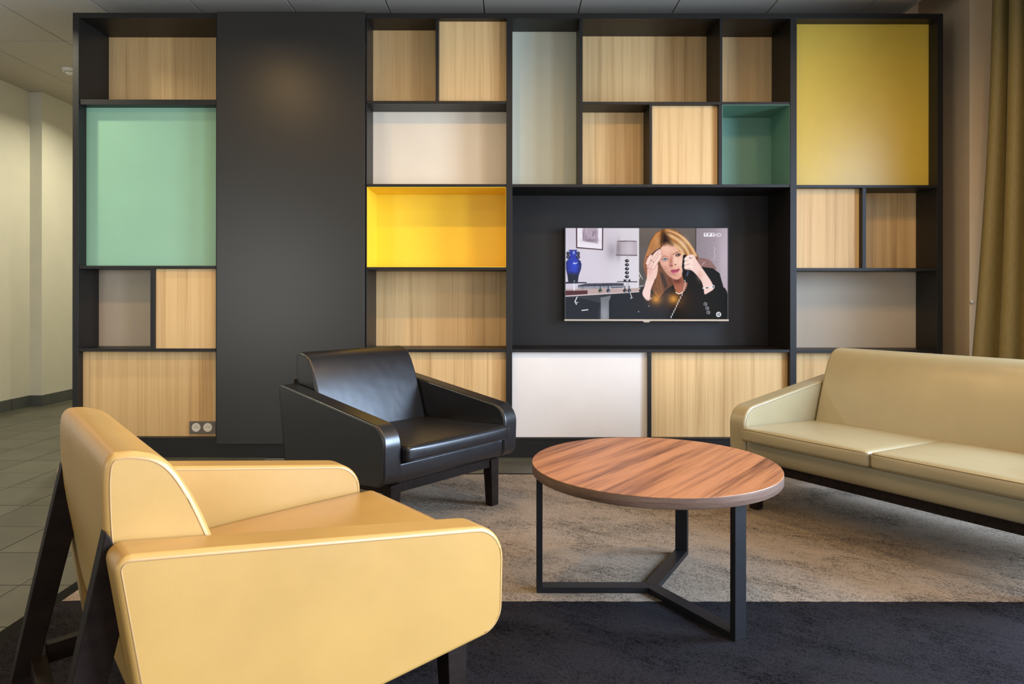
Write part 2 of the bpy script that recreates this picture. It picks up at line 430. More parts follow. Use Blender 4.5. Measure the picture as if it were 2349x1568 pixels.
# shelves (front px)
def shelf(x0, x1, ya, yb_, rec=0.004): return ub('shelf', x0, x1, ya, yb_, YS + rec, YB - .001, D_)
shelf(180, 494, 228, 240, .008); shelf(180, 494, 610, 617); shelf(180, 494, 800, 807)
shelf(841, 1161, 231, 237.5); shelf(841, 1161, 421.8, 428.5); shelf(841, 1161, 612.5, 618.5); shelf(841, 1161, 801, 807.5)
shelf(1336.5, 1812.6, 232.4, 239); shelf(1175, 1812.6, 421.8, 428.5); shelf(1175, 1812.6, 801, 807.5)
shelf(1827.4, 2149.5, 423, 429.5); shelf(1827.4, 2149.5, 613.5, 620); shelf(1827.4, 2149.5, 802, 808.5)
def div(x0, x1, ya, yb_): return ub('divider', x0, x1, ya, yb_, YS + .004, YB - .002, D_)
div(344, 353.5, 617, 800); div(998.5, 1005.3, 42, 231)
div(1329, 1336.3, 42, 421.8); div(1651, 1657.2, 42, 232.4); div(1489.5, 1496, 239, 421.8); div(1649, 1657, 239, 421.8)
div(1487, 1495, 807.5, 1004); div(1979, 1987.4, 429.5, 613.5)
# back panels: px rect in the front plane, recess depth, material
def back(x0, x1, ya, yb_, dep, mat, label):
    o = ub('back_panel', x0, x1, ya, yb_, YS + dep, YS + dep + 0.012, mat, label, bevel=0)
    return o
back(180, 494, 42, 228, .31, M['oak'], 'oak back panel')
back(180, 494, 240, 610, .076, M['green'], 'mint green back panel')
back(180, 344, 617, 800, .205, M['greige'], 'greige back panel')
back(353.5, 494, 617, 800, .022, M['oak'], 'oak back panel')
back(180, 494, 807, 1004, .045, M['oak'], 'oak back panel')
back(841, 998.5, 42, 231, .19, M['oak'], 'oak back panel')
back(1005.3, 1161, 42, 231, .05, M['oak'], 'oak back panel')
back(841, 1161, 237.5, 421.8, .19, M['cream'], 'cream back panel')
back(841, 1161, 428.5, 612.5, .296, M['yellow'], 'bright yellow back panel')
back(841, 1161, 618.5, 801, .296, M['oak'], 'oak back panel')
back(841, 1161, 807.5, 1004, .04, M['oak'], 'oak back panel')
back(1175, 1329, 42, 421.8, .21, M['palegreen'], 'pale grey-green back panel')
back(1336.3, 1651, 42, 232.4, .285, M['oak'], 'oak back panel')
back(1657.2, 1812.6, 42, 232.4, .295, M['oak'], 'oak back panel')
back(1336.3, 1489.5, 239, 421.8, .185, M['oak'], 'oak back panel')
back(1496, 1649, 239, 421.8, .035, M['oak'], 'oak back panel')
back(1657, 1812.6, 239, 421.8, .295, M['teal'], 'sea green back panel')
back(1175, 1812.6, 428.5, 801, .355, M['dark'], 'anthracite back panel behind the television')
back(1175, 1487, 807.5, 1004, .03, M['white'], 'white back panel')
back(1495, 1812.6, 807.5, 1004, .04, M['oak'], 'oak back panel')
back(1827.4, 2149.5, 42, 423, .085, M['mustard'], 'mustard yellow back panel')
back(1827.4, 1979, 429.5, 613.5, .045, M['oak'], 'oak back panel')
back(1987.4, 2149.5, 429.5, 613.5, .215, M['oak'], 'oak back panel')
back(1827.4, 2149.5, 620, 802, .215, M['greige'], 'greige back panel')
back(1827.4, 2149.5, 808.5, 1004, .04, M['oak'], 'oak back panel')
# linings of the yellow and the sea green niche
def lining(x0, x1, ya, yb_, dep, mat, label): ub('niche_lining', x0, x1, ya, yb_, YS + .006, YS + dep, mat, label, bevel=0)
lining(841, 842, 428.5, 612.5, .296, M['yellow'], 'bright yellow lining'); lining(842, 1160, 428.5, 429.4, .296, M['yellow'], 'bright yellow lining')
lining(1160, 1161, 428.5, 612.5, .296, M['yellow'], 'bright yellow lining'); lining(842, 1160, 611.6, 612.5, .296, M['yellow'], 'bright yellow lining')
lining(1811.6, 1812.6, 239, 421.8, .295, M['teal'], 'sea green lining'); lining(1657, 1811.6, 239, 239.9, .295, M['teal'], 'sea green lining')
lining(1657, 1658, 239.9, 421.8, .295, M['teal'], 'sea green lining')

# ------------------------------------------------------------------ seating
KS = 1.025
def zz(z): return H - (H - z) * KS
def prof(pts): return [(d * KS, zz(z)) for d, z in pts]
TA, IW = 0.084 * KS, 0.592 * KS
def seating(name, pose, nc, cw, mat, seam, centre):
    """frame: d backwards from the arm front, l lateral; nc cushions of width cw"""
    px_, py_, a = pose
    a = R(a); Fd = Vector((math.cos(a), math.sin(a), 0)); Ld = Vector((-math.sin(a), math.cos(a), 0))
    Wt = nc * cw + 2 * TA
    org = Vector((px_, py_, 0)) * KS
    if centre: l0 = -Wt / 2
    else: l0 = 0.0
    loc = org - Fd * 0.40 + Ld * (l0 + Wt / 2)
    loc.z = 0.010
    root = empty(name, loc, a)
    off = Vector((0.40, -(l0 + Wt / 2), -0.010))
    def put(nm, bm, mt, parent=root, **kw):
        bmesh.ops.translate(bm, verts=bm.verts, vec=off); return link(nm, bm, mt, parent, **kw)
    la, lb = l0, l0 + Wt
    def arm_run(ins):
        # profile order: front top corner arc, back top arc, back bottom arc, front bottom arc (10 points each)
        return (ins[22:24] + ins[10:20][::-1] + ins[0:10][::-1] + ins[30:40][::-1])
    arm = round_poly(prof([(-.004, .478), (.742, .587), (.683, .200), (.002, .257)]), [.085, .022, .02, .055], 9)
    for (p, q, out) in ((la, la + TA, la), (lb - TA, lb, lb)):
        ao = put('arm', extrude_profile(arm, p, q), mat, bevel=0.011, seg=4, angle=60)
        ins = inset_poly(arm, 0.0095)
        for l in (p + .0004, q - .0004):
            bm = tube([(-d, l, z) for d, z in arm_run(ins)], 0.0014, False, 5)
            bmesh.ops.translate(bm, verts=bm.verts, vec=off); link('piping', bm, seam, ao, smooth=True)
    # body under the cushions
    body = round_poly(prof([(.012, .338), (.56, .318), (.60, .30), (.652, .182), (.014, .252)]), [.012, 0, 0, .03, .05], 6)
    put('seat_base', extrude_profile(body, la + TA - .002, lb - TA + .002), mat, bevel=0.004, seg=2, angle=50)
    # backrest
    bk = prof([(.50, .345), (.516, .385), (.545, .475), (.577, .568), (.606, .637), (.634, .686), (.660, .710), (.694, .7205), (.712, .722), (.728, .7205), (.738, .708), (.7405, .685), (.741, .665), (.738, .58), (.728, .51), (.717, .45), (.697, .326), (.66, .20), (.60, .20)])
    for _ in range(2):
        nx_ = []
        for i_ in range(len(bk)):
            a_, b_ = Vector(bk[i_]), Vector(bk[(i_ + 1) % len(bk)])
            nx_ += [tuple(a_ * .75 + b_ * .25), tuple(a_ * .25 + b_ * .75)]
        bk = nx_
    bks = bk
    gp = 0.004
    bo = put('backrest', extrude_profile(bks, la + TA + gp, lb - TA - gp, cuts=1), mat, bevel=0.013, seg=4, angle=60)
    ins = inset_poly(bks, 0.011)
    for l in (la + TA + gp + .0004, lb - TA - gp - .0004):
        bm = tube([(-d, l, z) for d, z in ins], 0.0014, True, 5)
        bmesh.ops.translate(bm, verts=bm.verts, vec=off); link('piping', bm, seam, bo, smooth=True)
    # cushions
    for k in range(nc):
        c0 = la + TA + k * cw + .002; c1 = c0 + cw - .004
        z1, t = zz(.406), .062 * KS
        x1 = .036 * KS; x0 = -.53 * KS
        sh = (zz(.384) - zz(.406)) / (.519 + .036)
        cu = put('seat_cushion', round_box(x0, x1, c0, c1, z1 - t, z1 - .002, 0.014, (0.006, 0, 0.012), 18, sh), mat, smooth=True)
        for zt_ in (z1 - .0085, z1 - t + .006):
            bm = tube([(x1 + (.0036 * (1 - q * q)) - .0006, (c0 + c1) / 2 + q * ((c1 - c0) / 2 - .012), zt_ + (sh * .0)) for q in [k / 10 - 1 for k in range(21)]], .0014, False, 5)
            bmesh.ops.translate(bm, verts=bm.verts, vec=off); link('piping', bm, seam, cu, smooth=True)
    # legs and rails
    lw = 0.046
    fl, fr = la + TA + .012, lb - TA - .012
    for l, s in ((fl, 1), (fr, -1)):
        bm = bmesh.new(); tp, bt = .026, .021
        zt_ = zz(.245)
        ringt = [(-.075 - tp, l - tp, zt_), (-.075 + tp, l - tp, zt_), (-.075 + tp, l + tp, zt_), (-.075 - tp, l + tp, zt_)]
        ringb = [(-.072 - bt, l - s * .006 - bt, 0.010), (-.072 + bt, l - s * .006 - bt, 0.010), (-.072 + bt, l - s * .006 + bt, 0.010), (-.072 - bt, l - s * .006 + bt, 0.010)]
        A = [bm.verts.new(p) for p in ringt]; B = [bm.verts.new(p) for p in ringb]
        bm.faces.new(A); bm.faces.new(B[::-1])
        for i in range(4): bm.faces.new((A[i], B[i], B[(i + 1) % 4], A[(i + 1) % 4]))
        put('front_leg', bm, M['legwood'], bevel=0.002)
        # slanted rear leg
        pr_ = prof([(.742, .600), (.852, 0)]) ; (d0, z0), (d1, z1_) = pr_
        wd = .041
        pts = [(d0 - .004, z0), (d1 + .0, 0.010), (d1 - wd, 0.010), (d0 - wd + .0, z0 - .10), (d0 - .012, z0 - .01)]
        put('rear_leg', extrude_profile(pts, l - .019, l + .019), M['legwood'], bevel=0.002)
        # side rail
        rl = [(.05, zz(.245)), (.785, zz(.205)), (.785, zz(.163)), (.05, zz(.205))]
        put('side_rail', extrude_profile(rl, l - .013, l + .013), M['legwood'], bevel=0.0015)
    put('front_rail', box_bm(-.088, -.058, fl + .02, fr - .02, zz(.209), zz(.25)), M['legwood'], bevel=0.0015)
    put('rear_rail', box_bm(-.815, -.785, fl + .02, fr - .02, zz(.150), zz(.190)), M['legwood'], bevel=0.0015)
    return root
c1 = seating('armchair', (-0.217, 2.82, -40.9), 1, IW, M['bchair'], M['bseam'], True)
tag(c1, 'black leather armchair with slanted wooden legs in front of the shelving unit', 'armchair')
c2 = seating('armchair', (-0.252, 1.772, 39.0), 1, IW, M['ychair'], M['yseam'], True)
tag(c2, 'yellow leather armchair seen from the side in the foreground', 'armchair')
c3 = seating('sofa', (0.986, 3.071, -146.5), 2, .57 * KS, M['sofa'], M['sseam'], False)
tag(c3, 'khaki leather sofa with two seat cushions beside the olive curtain', 'sofa')

# ------------------------------------------------------------------ coffee table
TX, TY, TR, TH, TT = 0.470, 2.235, 0.397, 0.431, 0.033
tb = empty('coffee_table', (TX, TY, 0.010)); tag(tb, 'round walnut-topped coffee table on a black three-legged metal base', 'coffee table')
bm = bmesh.new(); n = 128
prof_t = [(0, TH - TT), (TR - .002, TH - TT), (TR, TH - TT + .002), (TR, TH - .0016)]
rings = []
for r_, z_ in prof_t[1:]:
    rings.append([bm.verts.new((r_ * math.cos(2 * math.pi * k / n), r_ * math.sin(2 * math.pi * k / n), z_ - .010)) for k in range(n)])
bm.faces.new(rings[0][::-1]); bm.faces.new(rings[-1])
for a_, b_ in zip(rings, rings[1:]):
    for k in range(n): bm.faces.new((a_[k], a_[(k + 1) % n], b_[(k + 1) % n], b_[k]))
core = link('tabletop', bm, M['walnutedge'], tb, bevel=0.0005, angle=50)
bm = bmesh.new(); bmesh.ops.create_cone(bm, cap_ends=True, segments=n, radius1=TR, radius2=TR - .0008, depth=.0016)
bmesh.ops.translate(bm, verts=bm.verts, vec=(0, 0, TH - .0008 - .010))
o = link('top_veneer', bm, M['walnut'], core, bevel=0.0004, angle=50); o['label'] = 'orange-brown walnut veneer'
cx_, cy_ = 0.4615 - TX, 2.24 - TY
for ang in (180, -60, 60):
    rm = Matrix.Rotation(R(ang), 4, 'Z')
    bm = box_bm(0.374 - .019, 0.374, -.0225, .0225, 0.0, TH - TT - .010)
    bmesh.ops.transform(bm, matrix=Matrix.Translation((cx_, cy_, 0)) @ rm, verts=bm.verts)
    link('leg', bm, M['blackmetal'], tb, bevel=0.0015)
    bm = bmesh.new()
    q = .0225 / math.tan(R(60))
    P = [(0, 0), (q, -.0225), (0.355, -.0225), (0.355, .0225), (q, .0225)]
    lo = [bm.verts.new((x, y, 0.0)) for x, y in P]; hi = [bm.verts.new((x, y, 0.018)) for x, y in P]
    bm.faces.new(lo[::-1]); bm.faces.new(hi)
    for i in range(5): bm.faces.new((lo[i], lo[(i + 1) % 5], hi[(i + 1) % 5], hi[i]))
    bmesh.ops.transform(bm, matrix=Matrix.Translation((cx_, cy_, 0)) @ rm, verts=bm.verts)
    link('base_bar', bm, M['blackmetal'], tb, bevel=0.001)
    bm = box_bm(0.10, 0.355, -.0225, .0225, TH - TT - .010 - .006, TH - TT - .010)
    bmesh.ops.transform(bm, matrix=Matrix.Translation((cx_, cy_, 0)) @ rm, verts=bm.verts)
    link('mounting_bar', bm, M['blackmetal'], tb, bevel=0.001)

# ------------------------------------------------------------------ television
YT = YS + .355 - .075; KT = YT / F_PX
def vx(px): return (px - X0) * KT
def vz(py): return H - (py - V0) * KT
tv = empty('television', (vx(1483), YT, vz(629))); tag(tv, 'flat wall-mounted television showing a blonde woman on a telephone', 'television')
TO = (-tv.location.x, -YT, -tv.location.z)
def tvb(name, x0, x1, y0, y1, f0, f1, mat, bevel=.001, label=None):
    o = box(name, vx(x0), vx(x1), YT + f0, YT + f1, vz(y1), vz(y0), mat, tv, bevel=bevel); o.location = TO
    if label: o['label'] = label
    return o
tvb('casing', 1295, 1671, 520.5, 735, .0, .03, M['tvblack'])
tvb('rear_housing', 1330, 1636, 560, 715, .03, .06, M['tvblack'], .004)
tvb('wall_bracket', 1420, 1546, 590, 680, .06, .0748, M['tvblack'])
tvb('bottom_trim', 1294.5, 1671.5, 731.5, 735.8, -.004, .012, M['tvbar'], label='champagne metal strip')
bm = bmesh.new(); pts = [(1474, 735.8), (1492, 735.8), (1488, 738.6), (1478, 738.6)]
A = [bm.verts.new((vx(x), YT - .004, vz(y))) for x, y in pts]; B = [bm.verts.new((vx(x), YT + .008, vz(y))) for x, y in pts]
bm.faces.new(A); bm.faces.new(B[::-1])
for i in range(4): bm.faces.new((A[i], B[i], B[(i + 1) % 4], A[(i + 1) % 4]))
o = link('sensor_bump', bm, M['tvbar'], tv); o.location = TO

# the broadcast picture, painted as vertex colours on the flat screen mesh
NX, NY = 560, 316
px0, px1, py0, py1 = 97.0, 2222.0, 98.0, 1294.0      # drawing frame of the picture
gx, gy = np.meshgrid(np.linspace(px0, px1, NX), np.linspace(py0, py1, NY))
img = np.zeros((NY, NX, 3)); rs = np.random.RandomState(3)
def C(h): return np.array([int(h[i:i + 2], 16) / 255 for i in (0, 2, 4)])
def sdf(pts):
    P = np.array(pts, float); d = np.full(gx.shape, 1e18); ins = np.zeros(gx.shape, bool)
    for i in range(len(P)):
        a = P[i]; b_ = P[i - 1]; e = b_ - a; wx = gx - a[0]; wy = gy - a[1]
        t = np.clip((wx * e[0] + wy * e[1]) / (e @ e + 1e-9), 0, 1)
        d = np.minimum(d, (wx - e[0] * t) ** 2 + (wy - e[1] * t) ** 2)
        c1 = gy >= a[1]; c2 = gy < b_[1]; c3 = e[0] * wy > e[1] * wx
        ins ^= (c1 & c2 & c3) | (~c1 & ~c2 & ~c3)
    d = np.sqrt(d); return np.where(ins, -d, d)
def spline(pts, n=6):
    P = [np.array(p, float) for p in pts]; L = len(P); out = []
    for i in range(L):
        p0, p1, p2, p3 = P[i - 1], P[i], P[(i + 1) % L], P[(i + 2) % L]
        for k in range(n):
            t = k / n; out.append(.5 * ((2 * p1) + (-p0 + p2) * t + (2 * p0 - 5 * p1 + 4 * p2 - p3) * t * t + (-p0 + 3 * p1 - 3 * p2 + p3) * t ** 3))
    return out
def blend(m_, c):
    global img
    c = np.asarray(c); img = img * (1 - m_[..., None]) + (c if c.ndim == 3 else c[None, None, :]) * m_[..., None]
def poly(pts, c, soft=3.0, alpha=1.0, curve=False):
    d = sdf(spline(pts) if curve else pts); m_ = np.clip(.5 - d / (2 * soft), 0, 1) * alpha; blend(m_, c if not isinstance(c, str) else C(c)); return m_
def ell(cx, cy, rx, ry, c, soft=.1, alpha=1.0, rot=0):
    q = math.radians(rot); dx = gx - cx; dy = gy - cy
    u = (dx * math.cos(q) + dy * math.sin(q)) / rx; v_ = (-dx * math.sin(q) + dy * math.cos(q)) / ry
    r_ = np.sqrt(u * u + v_ * v_); m_ = np.clip((1 - r_) / soft + .5, 0, 1) * alpha; blend(m_, C(c) if isinstance(c, str) else c)
def glow(cx, cy, rx, ry, c, alpha=1.0):
    m_ = np.exp(-(((gx - cx) / rx) ** 2 + ((gy - cy) / ry) ** 2)) * alpha; blend(m_, C(c))
def line(p, q, wd, c, soft=2.5, alpha=1.0):
    a = np.array(p, float); e = np.array(q, float) - a; wx = gx - a[0]; wy = gy - a[1]
    t = np.clip((wx * e[0] + wy * e[1]) / (e @ e + 1e-9), 0, 1); d = np.hypot(wx - e[0] * t, wy - e[1] * t)
    blend(np.clip(.5 - (d - wd / 2) / (2 * soft), 0, 1) * alpha, C(c))
def path(pts, wd, c, **k):
    for a, b_ in zip(pts, pts[1:]): line(a, b_, wd, c, **k)
fld = lambda a, b_, t: C(a)[None, None] * (1 - t[..., None]) + C(b_)[None, None] * t[..., None]
# walls
t = np.clip((gx - 97) / 960, 0, 1); blend(np.ones_like(gx), fld('cfc6d4', 'd8d2da', t))
glow(300, 950, 400, 120, 'b9b2bd', .6)
m_ = (gx > 1060).astype(float); blend(m_, fld('6d625c', '4f4844', np.clip((gy - 98) / 600, 0, 1)))
m_ = np.clip((gx - 1803) / 6, 0, 1); blend(m_, fld('8f838c', 'a99ba6', np.clip((gx - 1800) / 420, 0, 1)))
glow(2180, 500, 90, 500, 'c8bac6', .6); line((1806, 98), (1806, 520), 10, '3c3432')
for k in range(40): ell(1830 + rs.rand() * 380, 110 + rs.rand() * 800, 4 + rs.rand() * 4, 4, '6d616b', .8, .5)
for k in range(10): ell(2045 + rs.rand() * 12, 350 + k * 18, 5, 8, 'd9cfda', .8, .7)
glow(700, 400, 70, 110, '8f8790', .8); glow(640, 330, 150, 300, 'bdb5bf', .35)
# framed print
poly([(232, 60), (590, 60), (588, 388), (236, 362)], '3b1f24'); poly([(248, 60), (576, 60), (574, 374), (250, 348)], 'e9e2ec')
poly([(316, 60), (524, 60), (522, 306), (318, 262)], 'b9a9b8')
for k in range(60):
    x = 322 + rs.rand() * 195; y = 100 + rs.rand() * 130; line((x, y), (x + rs.randn() * 4, y + 20 + rs.rand() * 40), 5, '7d6a7c', alpha=.6)
glow(420, 260, 90, 22, '6a5868', .6)
# table lamp
poly([(775, 268), (1033, 270), (1035, 462), (757, 456)], '8b8088'); ell(904, 270, 129, 9, '5a4f50', .2); poly([(778, 276), (1030, 276), (1031, 450), (762, 446)], 'b5a9b2')
glow(930, 350, 60, 110, 'cdc3cc', .7); glow(790, 380, 30, 120, '80747c', .7); line((757, 446), (1035, 452), 5, '4b4045'); line((760, 458), (1034, 462), 4, '4b4045')
line((903, 462), (903, 930), 10, 'b8b2bc'); 
for cy in (527, 579, 632, 684, 736): ell(902, cy, 27, 21, '0c0c12', .12); ell(908, cy - 6, 6, 5, 'e8e6f0', .5)
poly([(858, 772), (948, 772), (948, 800), (858, 800)], '1a1a20'); poly([(892, 770), (925, 770), (922, 926), (898, 926)], 'a6a2ac'); line((907, 775), (907, 920), 8, 'e9e8ee')
# shelf, tray, consoles
poly([(97, 806), (372, 808), (372, 822), (97, 828)], '14141a'); poly([(770, 796), (1040, 798), (1038, 810), (772, 806)], '2a282e')
poly([(370, 826), (780, 818), (860, 822), (860, 880), (260, 905), (260, 850)], '3d3b48'); line((262, 875), (850, 862), 14, 'a9a9bb', alpha=.9); line((262, 892), (700, 880), 6, 'e4e4ee')
for xx in (480, 590, 700): line((xx, 822), (xx, 880), 3, '24222c')
poly([(97, 900), (1060, 886), (1130, 905), (1080, 936), (97, 1000)], 'b79f9b'); line((97, 992), (1085, 934), 7, 'e7dcdc'); 
poly([(97, 925), (385, 918), (385, 966), (97, 984)], '4a1c20'); line((100, 922), (383, 918), 5, '6d3436')
poly([(185, 830), (262, 828), (256, 862), (226, 862), (222, 918), (200, 918), (198, 850)], 'c9c7d4'); line((209, 830), (209, 915), 9, 'f0f0f6')
poly([(97, 1000), (1080, 938), (1230, 1050), (1400, 1300), (97, 1300)], '2b2c31')
poly([(97, 1005), (300, 1020), (555, 1080), (555, 1300), (97, 1300)], '07090d'); poly([(560, 1085), (555, 1010), (690, 985), (680, 1300), (560, 1300)], '6f7178'); glow(610, 1230, 60, 130, '9a9ca4', .8)
poly([(668, 1060), (700, 975), (1080, 940), (1330, 1050), (1400, 1300), (668, 1300)], '050608')
line((312, 1180), (390, 1171), 13, 'e6e6ea'); path([(248, 1005), (222, 1060), (240, 1100)], 13, 'dcdce4'); line((222, 1075), (262, 1076), 8, 'dcdce4')
path([(945, 952), (965, 1000), (952, 1026)], 10, 'c9c9d4'); line((955, 1010), (980, 1014), 7, 'c9c9d4')
for x, c in ((552, '1f3a1c'), (657, '23344e'), (875, '1c2420'), (932, '2a3648')):
    ell(x, 920, 24, 24, c, .15); line((x, 860), (x, 905), 12, c); ell(x + 7, 930, 7, 6, 'aeb6c4', .6)
line((322, 862), (320, 910), 4, '1a1a20'); line((308, 862), (336, 862), 5, '1a1a20')
# vase
vz_ = [(140, 386), (246, 386), (243, 400), (238, 450), (245, 490), (292, 530), (306, 575), (298, 640), (268, 720), (255, 820), (135, 820), (122, 720), (104, 640), (103, 540), (150, 490), (154, 450), (150, 405)]
poly(vz_, '1a2a9c', 4); 
msk = np.clip(.5 - sdf(vz_) / 6, 0, 1)
blend(msk * np.clip((gy - 660) / 60, 0, 1), C('0a0c18')); blend(msk * np.exp(-((gx - 290) / 35) ** 2) * .75, C('0b1140')); blend(msk * np.exp(-((gx - 108) / 22) ** 2) * .6, C('0b1140'))
blend(msk * np.exp(-((gx - 215) / 45) ** 2 - ((gy - 600) / 90) ** 2) * .6, C('2b4fe0')); glow(205, 420, 12, 22, 'cfe0ff', .9); path([(196, 566), (212, 552), (222, 568), (248, 552)], 8, 'e8f0ff')
for x in (130, 262): 
    for y in (432, 478): ell(x, y, 24, 26, '10122c', .15); ell(x, y, 9, 10, '6a6e9a', .5)
line((140, 388), (246, 388), 8, '14184a'); glow(212, 796, 9, 10, 'dfe2f0', .9); line((104, 625), (300, 625), 3, '0f1868', alpha=.8)
# phone stand by the wall corner
path([(1056, 672), (1080, 720), (1052, 790), (1040, 860)], 6, 'e6e2e0'); path([(1060, 680), (1108, 770)], 6, 'dcd8d4'); path([(1048, 862), (1120, 856)], 9, 'c8c8d2')
# chair back
poly([(1828, 500), (1900, 490), (1990, 520), (2050, 590), (2060, 640), (1860, 620)], '8a6562', 4, curve=True)
for k in range(90): ell(1840 + rs.rand() * 200, 500 + rs.rand() * 110, 4, 4, 'b08c88', .8, .5)
line((1890, 580), (1920, 545), 6, 'd9c0b8')
# jacket
poly([(1060, 910), (1110, 870), (1200, 800), (1700, 600), (1890, 606), (2030, 625), (2118, 690), (2130, 740), (2170, 880), (2222, 960), (2222, 1300), (1240, 1300), (1180, 1080), (1080, 1000)], '060607', 4)
poly([(2150, 870), (2190, 890), (2215, 930), (2222, 1000), (2160, 960)], '0a0809'); path([(2160, 872), (2190, 890), (2210, 930)], 7, '2a1618')
glow(1800, 1080, 170, 150, '120b09', .8); glow(2000, 760, 60, 60, '0c0d12', .8)
# back hair
poly([(1345, 130), (1440, 108), (1560, 135), (1690, 250), (1790, 400), (1835, 500), (1700, 640), (1560, 800), (1400, 920), (1340, 1000), (1260, 960), (1170, 780), (1120, 600), (1150, 460), (1215, 260), (1270, 170)], '6b3f20', 6, curve=True)
# neck and chest
poly([(1500, 720), (1680, 700), (1690, 860), (1620, 960), (1555, 950), (1510, 830)], 'a8654f', 6, curve=True); glow(1560, 790, 70, 45, '5b2c22', .8)
# face
face = [(1330, 400), (1390, 315), (1490, 300), (1590, 340), (1660, 450), (1665, 570), (1640, 690), (1590, 760), (1530, 768), (1440, 715), (1370, 620), (1330, 520)]
poly(face, 'e3ab94', 6, curve=True); fm = np.clip(.5 - sdf(spline(face)) / 10, 0, 1)
def fg(cx, cy, rx, ry, c, a=1.0): blend(fm * np.exp(-(((gx - cx) / rx) ** 2 + ((gy - cy) / ry) ** 2)) * a, C(c))
fg(1420, 370, 110, 60, 'efbca6', .9); fg(1610, 540, 70, 110, 'f3cbb8', .9); fg(1590, 430, 60, 40, 'e6ac92', .6); fg(1380, 640, 60, 80, 'b67a66', .7); fg(1480, 540, 26, 80, 'a8644f', .75)
fg(1440, 700, 80, 40, 'b87c68', .6); fg(1540, 735, 60, 30, 'd99c86', .6); fg(1535, 520, 28, 70, 'f4cdb9', .8)
fg(1570, 610, 40, 14, 'eab29c', .8); fg(1350, 480, 40, 50, 'c08a74', .5); fg(1400, 570, 50, 30, 'eab49e', .6)
# eyes, brows, nose, mouth
path([(1340, 476), (1400, 462), (1440, 478)], 9, '8a5642', soft=5, alpha=.7); path([(1500, 446), (1550, 418), (1600, 400)], 10, '7d4a38', soft=5, alpha=.8)
ell(1402, 512, 42, 20, '8c6058', .5, .7, -8); ell(1402, 511, 31, 13, 'aeb3be', .3, .95, -8); ell(1402, 508, 13, 12, '5d7390', .3); ell(1402, 508, 5, 5, '10131a', .4); path([(1362, 506), (1396, 492), (1442, 502)], 6, '3a211d')
ell(1573, 450, 34, 20, '54302a', .5, .9, -15); ell(1572, 450, 20, 9, 'a7a2a8', .4, .9, -15); ell(1578, 449, 9, 9, '1c1c24', .3); path([(1540, 452), (1570, 434), (1604, 436)], 7, '2c1714')
ell(1483, 590, 22, 10, '7a4034', .5, .8); ell(1537, 576, 13, 9, '7a3c34', .5, .8); path([(1497, 480), (1480, 540), (1462, 580), (1478, 600)], 7, '9c5c48', soft=6, alpha=.6)
poly([(1476, 655), (1510, 640), (1545, 642), (1588, 628), (1590, 650), (1560, 680), (1520, 694), (1490, 684)], 'b34f66', 4, curve=True); path([(1482, 660), (1535, 662), (1586, 640)], 6, '6d2234'); glow(1535, 680, 30, 8, 'd98a98', .8); fg(1525, 712, 40, 9, 'b47462', .6)
# front hair, parted
poly([(1345, 130), (1400, 112), (1440, 300), (1345, 330), (1330, 380), (1240, 430), (1190, 470), (1165, 600), (1175, 700), (1150, 690), (1118, 590), (1140, 470), (1215, 270), (1280, 165)], 'b8733c', 6)
poly([(1400, 112), (1460, 108), (1560, 140), (1690, 250), (1790, 400), (1828, 480), (1780, 450), (1660, 470), (1590, 390), (1500, 320), (1420, 300), (1350, 310), (1345, 200)], 'c98a4e', 6)

hc = ['f4d2a4', 'a9662f', 'fbe6c6', 'd59553', '7d4520', 'e9b882', '5e3016']
def q3(a, b_, c_, wd, c, al):
    pts = [tuple((1 - t) ** 2 * np.array(a) + 2 * t * (1 - t) * np.array(b_) + t * t * np.array(c_)) for t in np.linspace(0, 1, 7)]
    path(pts, wd, c, soft=4, alpha=al)
for k in range(52):
    f_ = k / 51; q3((1395 + 60 * f_, 118 + 170 * (1 - f_) ** 2 + 10), (1640 + 70 * f_ - 20, 150 + 190 * (1 - f_)), (1640 + 190 * f_, 455 + 20 * math.sin(f_ * 3)), 8, hc[(k * 5 + k // 3) % 7], .55)
for k in range(44):
    f_ = k / 43; q3((1370 - 10 * f_, 135 + 170 * (1 - f_)), (1260 - 60 * f_ + 60 * (1 - f_), 230 + 90 * (1 - f_)), (1330 - 165 * f_, 370 + 100 * f_), 8, ['d8934f', '8a4f28', 'eab67c', 'a9672f', '5e3016', 'c98545'][(k * 5) % 6], .55)
for k in range(26):
    f_ = k / 25; path([(1160 + 60 * f_, 470 - 30 * f_), (1128 + 70 * f_, 580), (1150 + 30 * f_, 720)], 7, ['8f5427', '4a2612', 'b87a42', '6d3a1c'][k % 4], soft=4, alpha=.6)
for k in range(34):
    f_ = k / 33; path([(1310 + 50 * f_, 640), (1290 + 70 * f_, 800), (1270 + 120 * f_, 900 + 50 * math.sin(k)), (1320 + 60 * f_, 1010 - 60 * f_)], 7, ['a9672f', '4a2612', 'd09256', '2a150c', '7d4520'][k % 5], soft=4, alpha=.6)
glow(1640, 300, 70, 90, 'f6dcb8', .35); glow(1290, 260, 40, 80, 'efc594', .3)
d_ = sdf([(1362, 150), (1385, 130), (1430, 185), (1475, 280), (1500, 318), (1430, 300), (1385, 312), (1350, 300), (1352, 220)])
blend(np.clip(.5 - d_ / 70, 0, 1) * .92, C('1f0f09'))
line((1365, 112), (1352, 330), 6, '1f0f09', soft=5, alpha=.7)
poly([(1330, 660), (1380, 700), (1440, 860), (1400, 900), (1350, 760)], '1b100c', 6, .6)
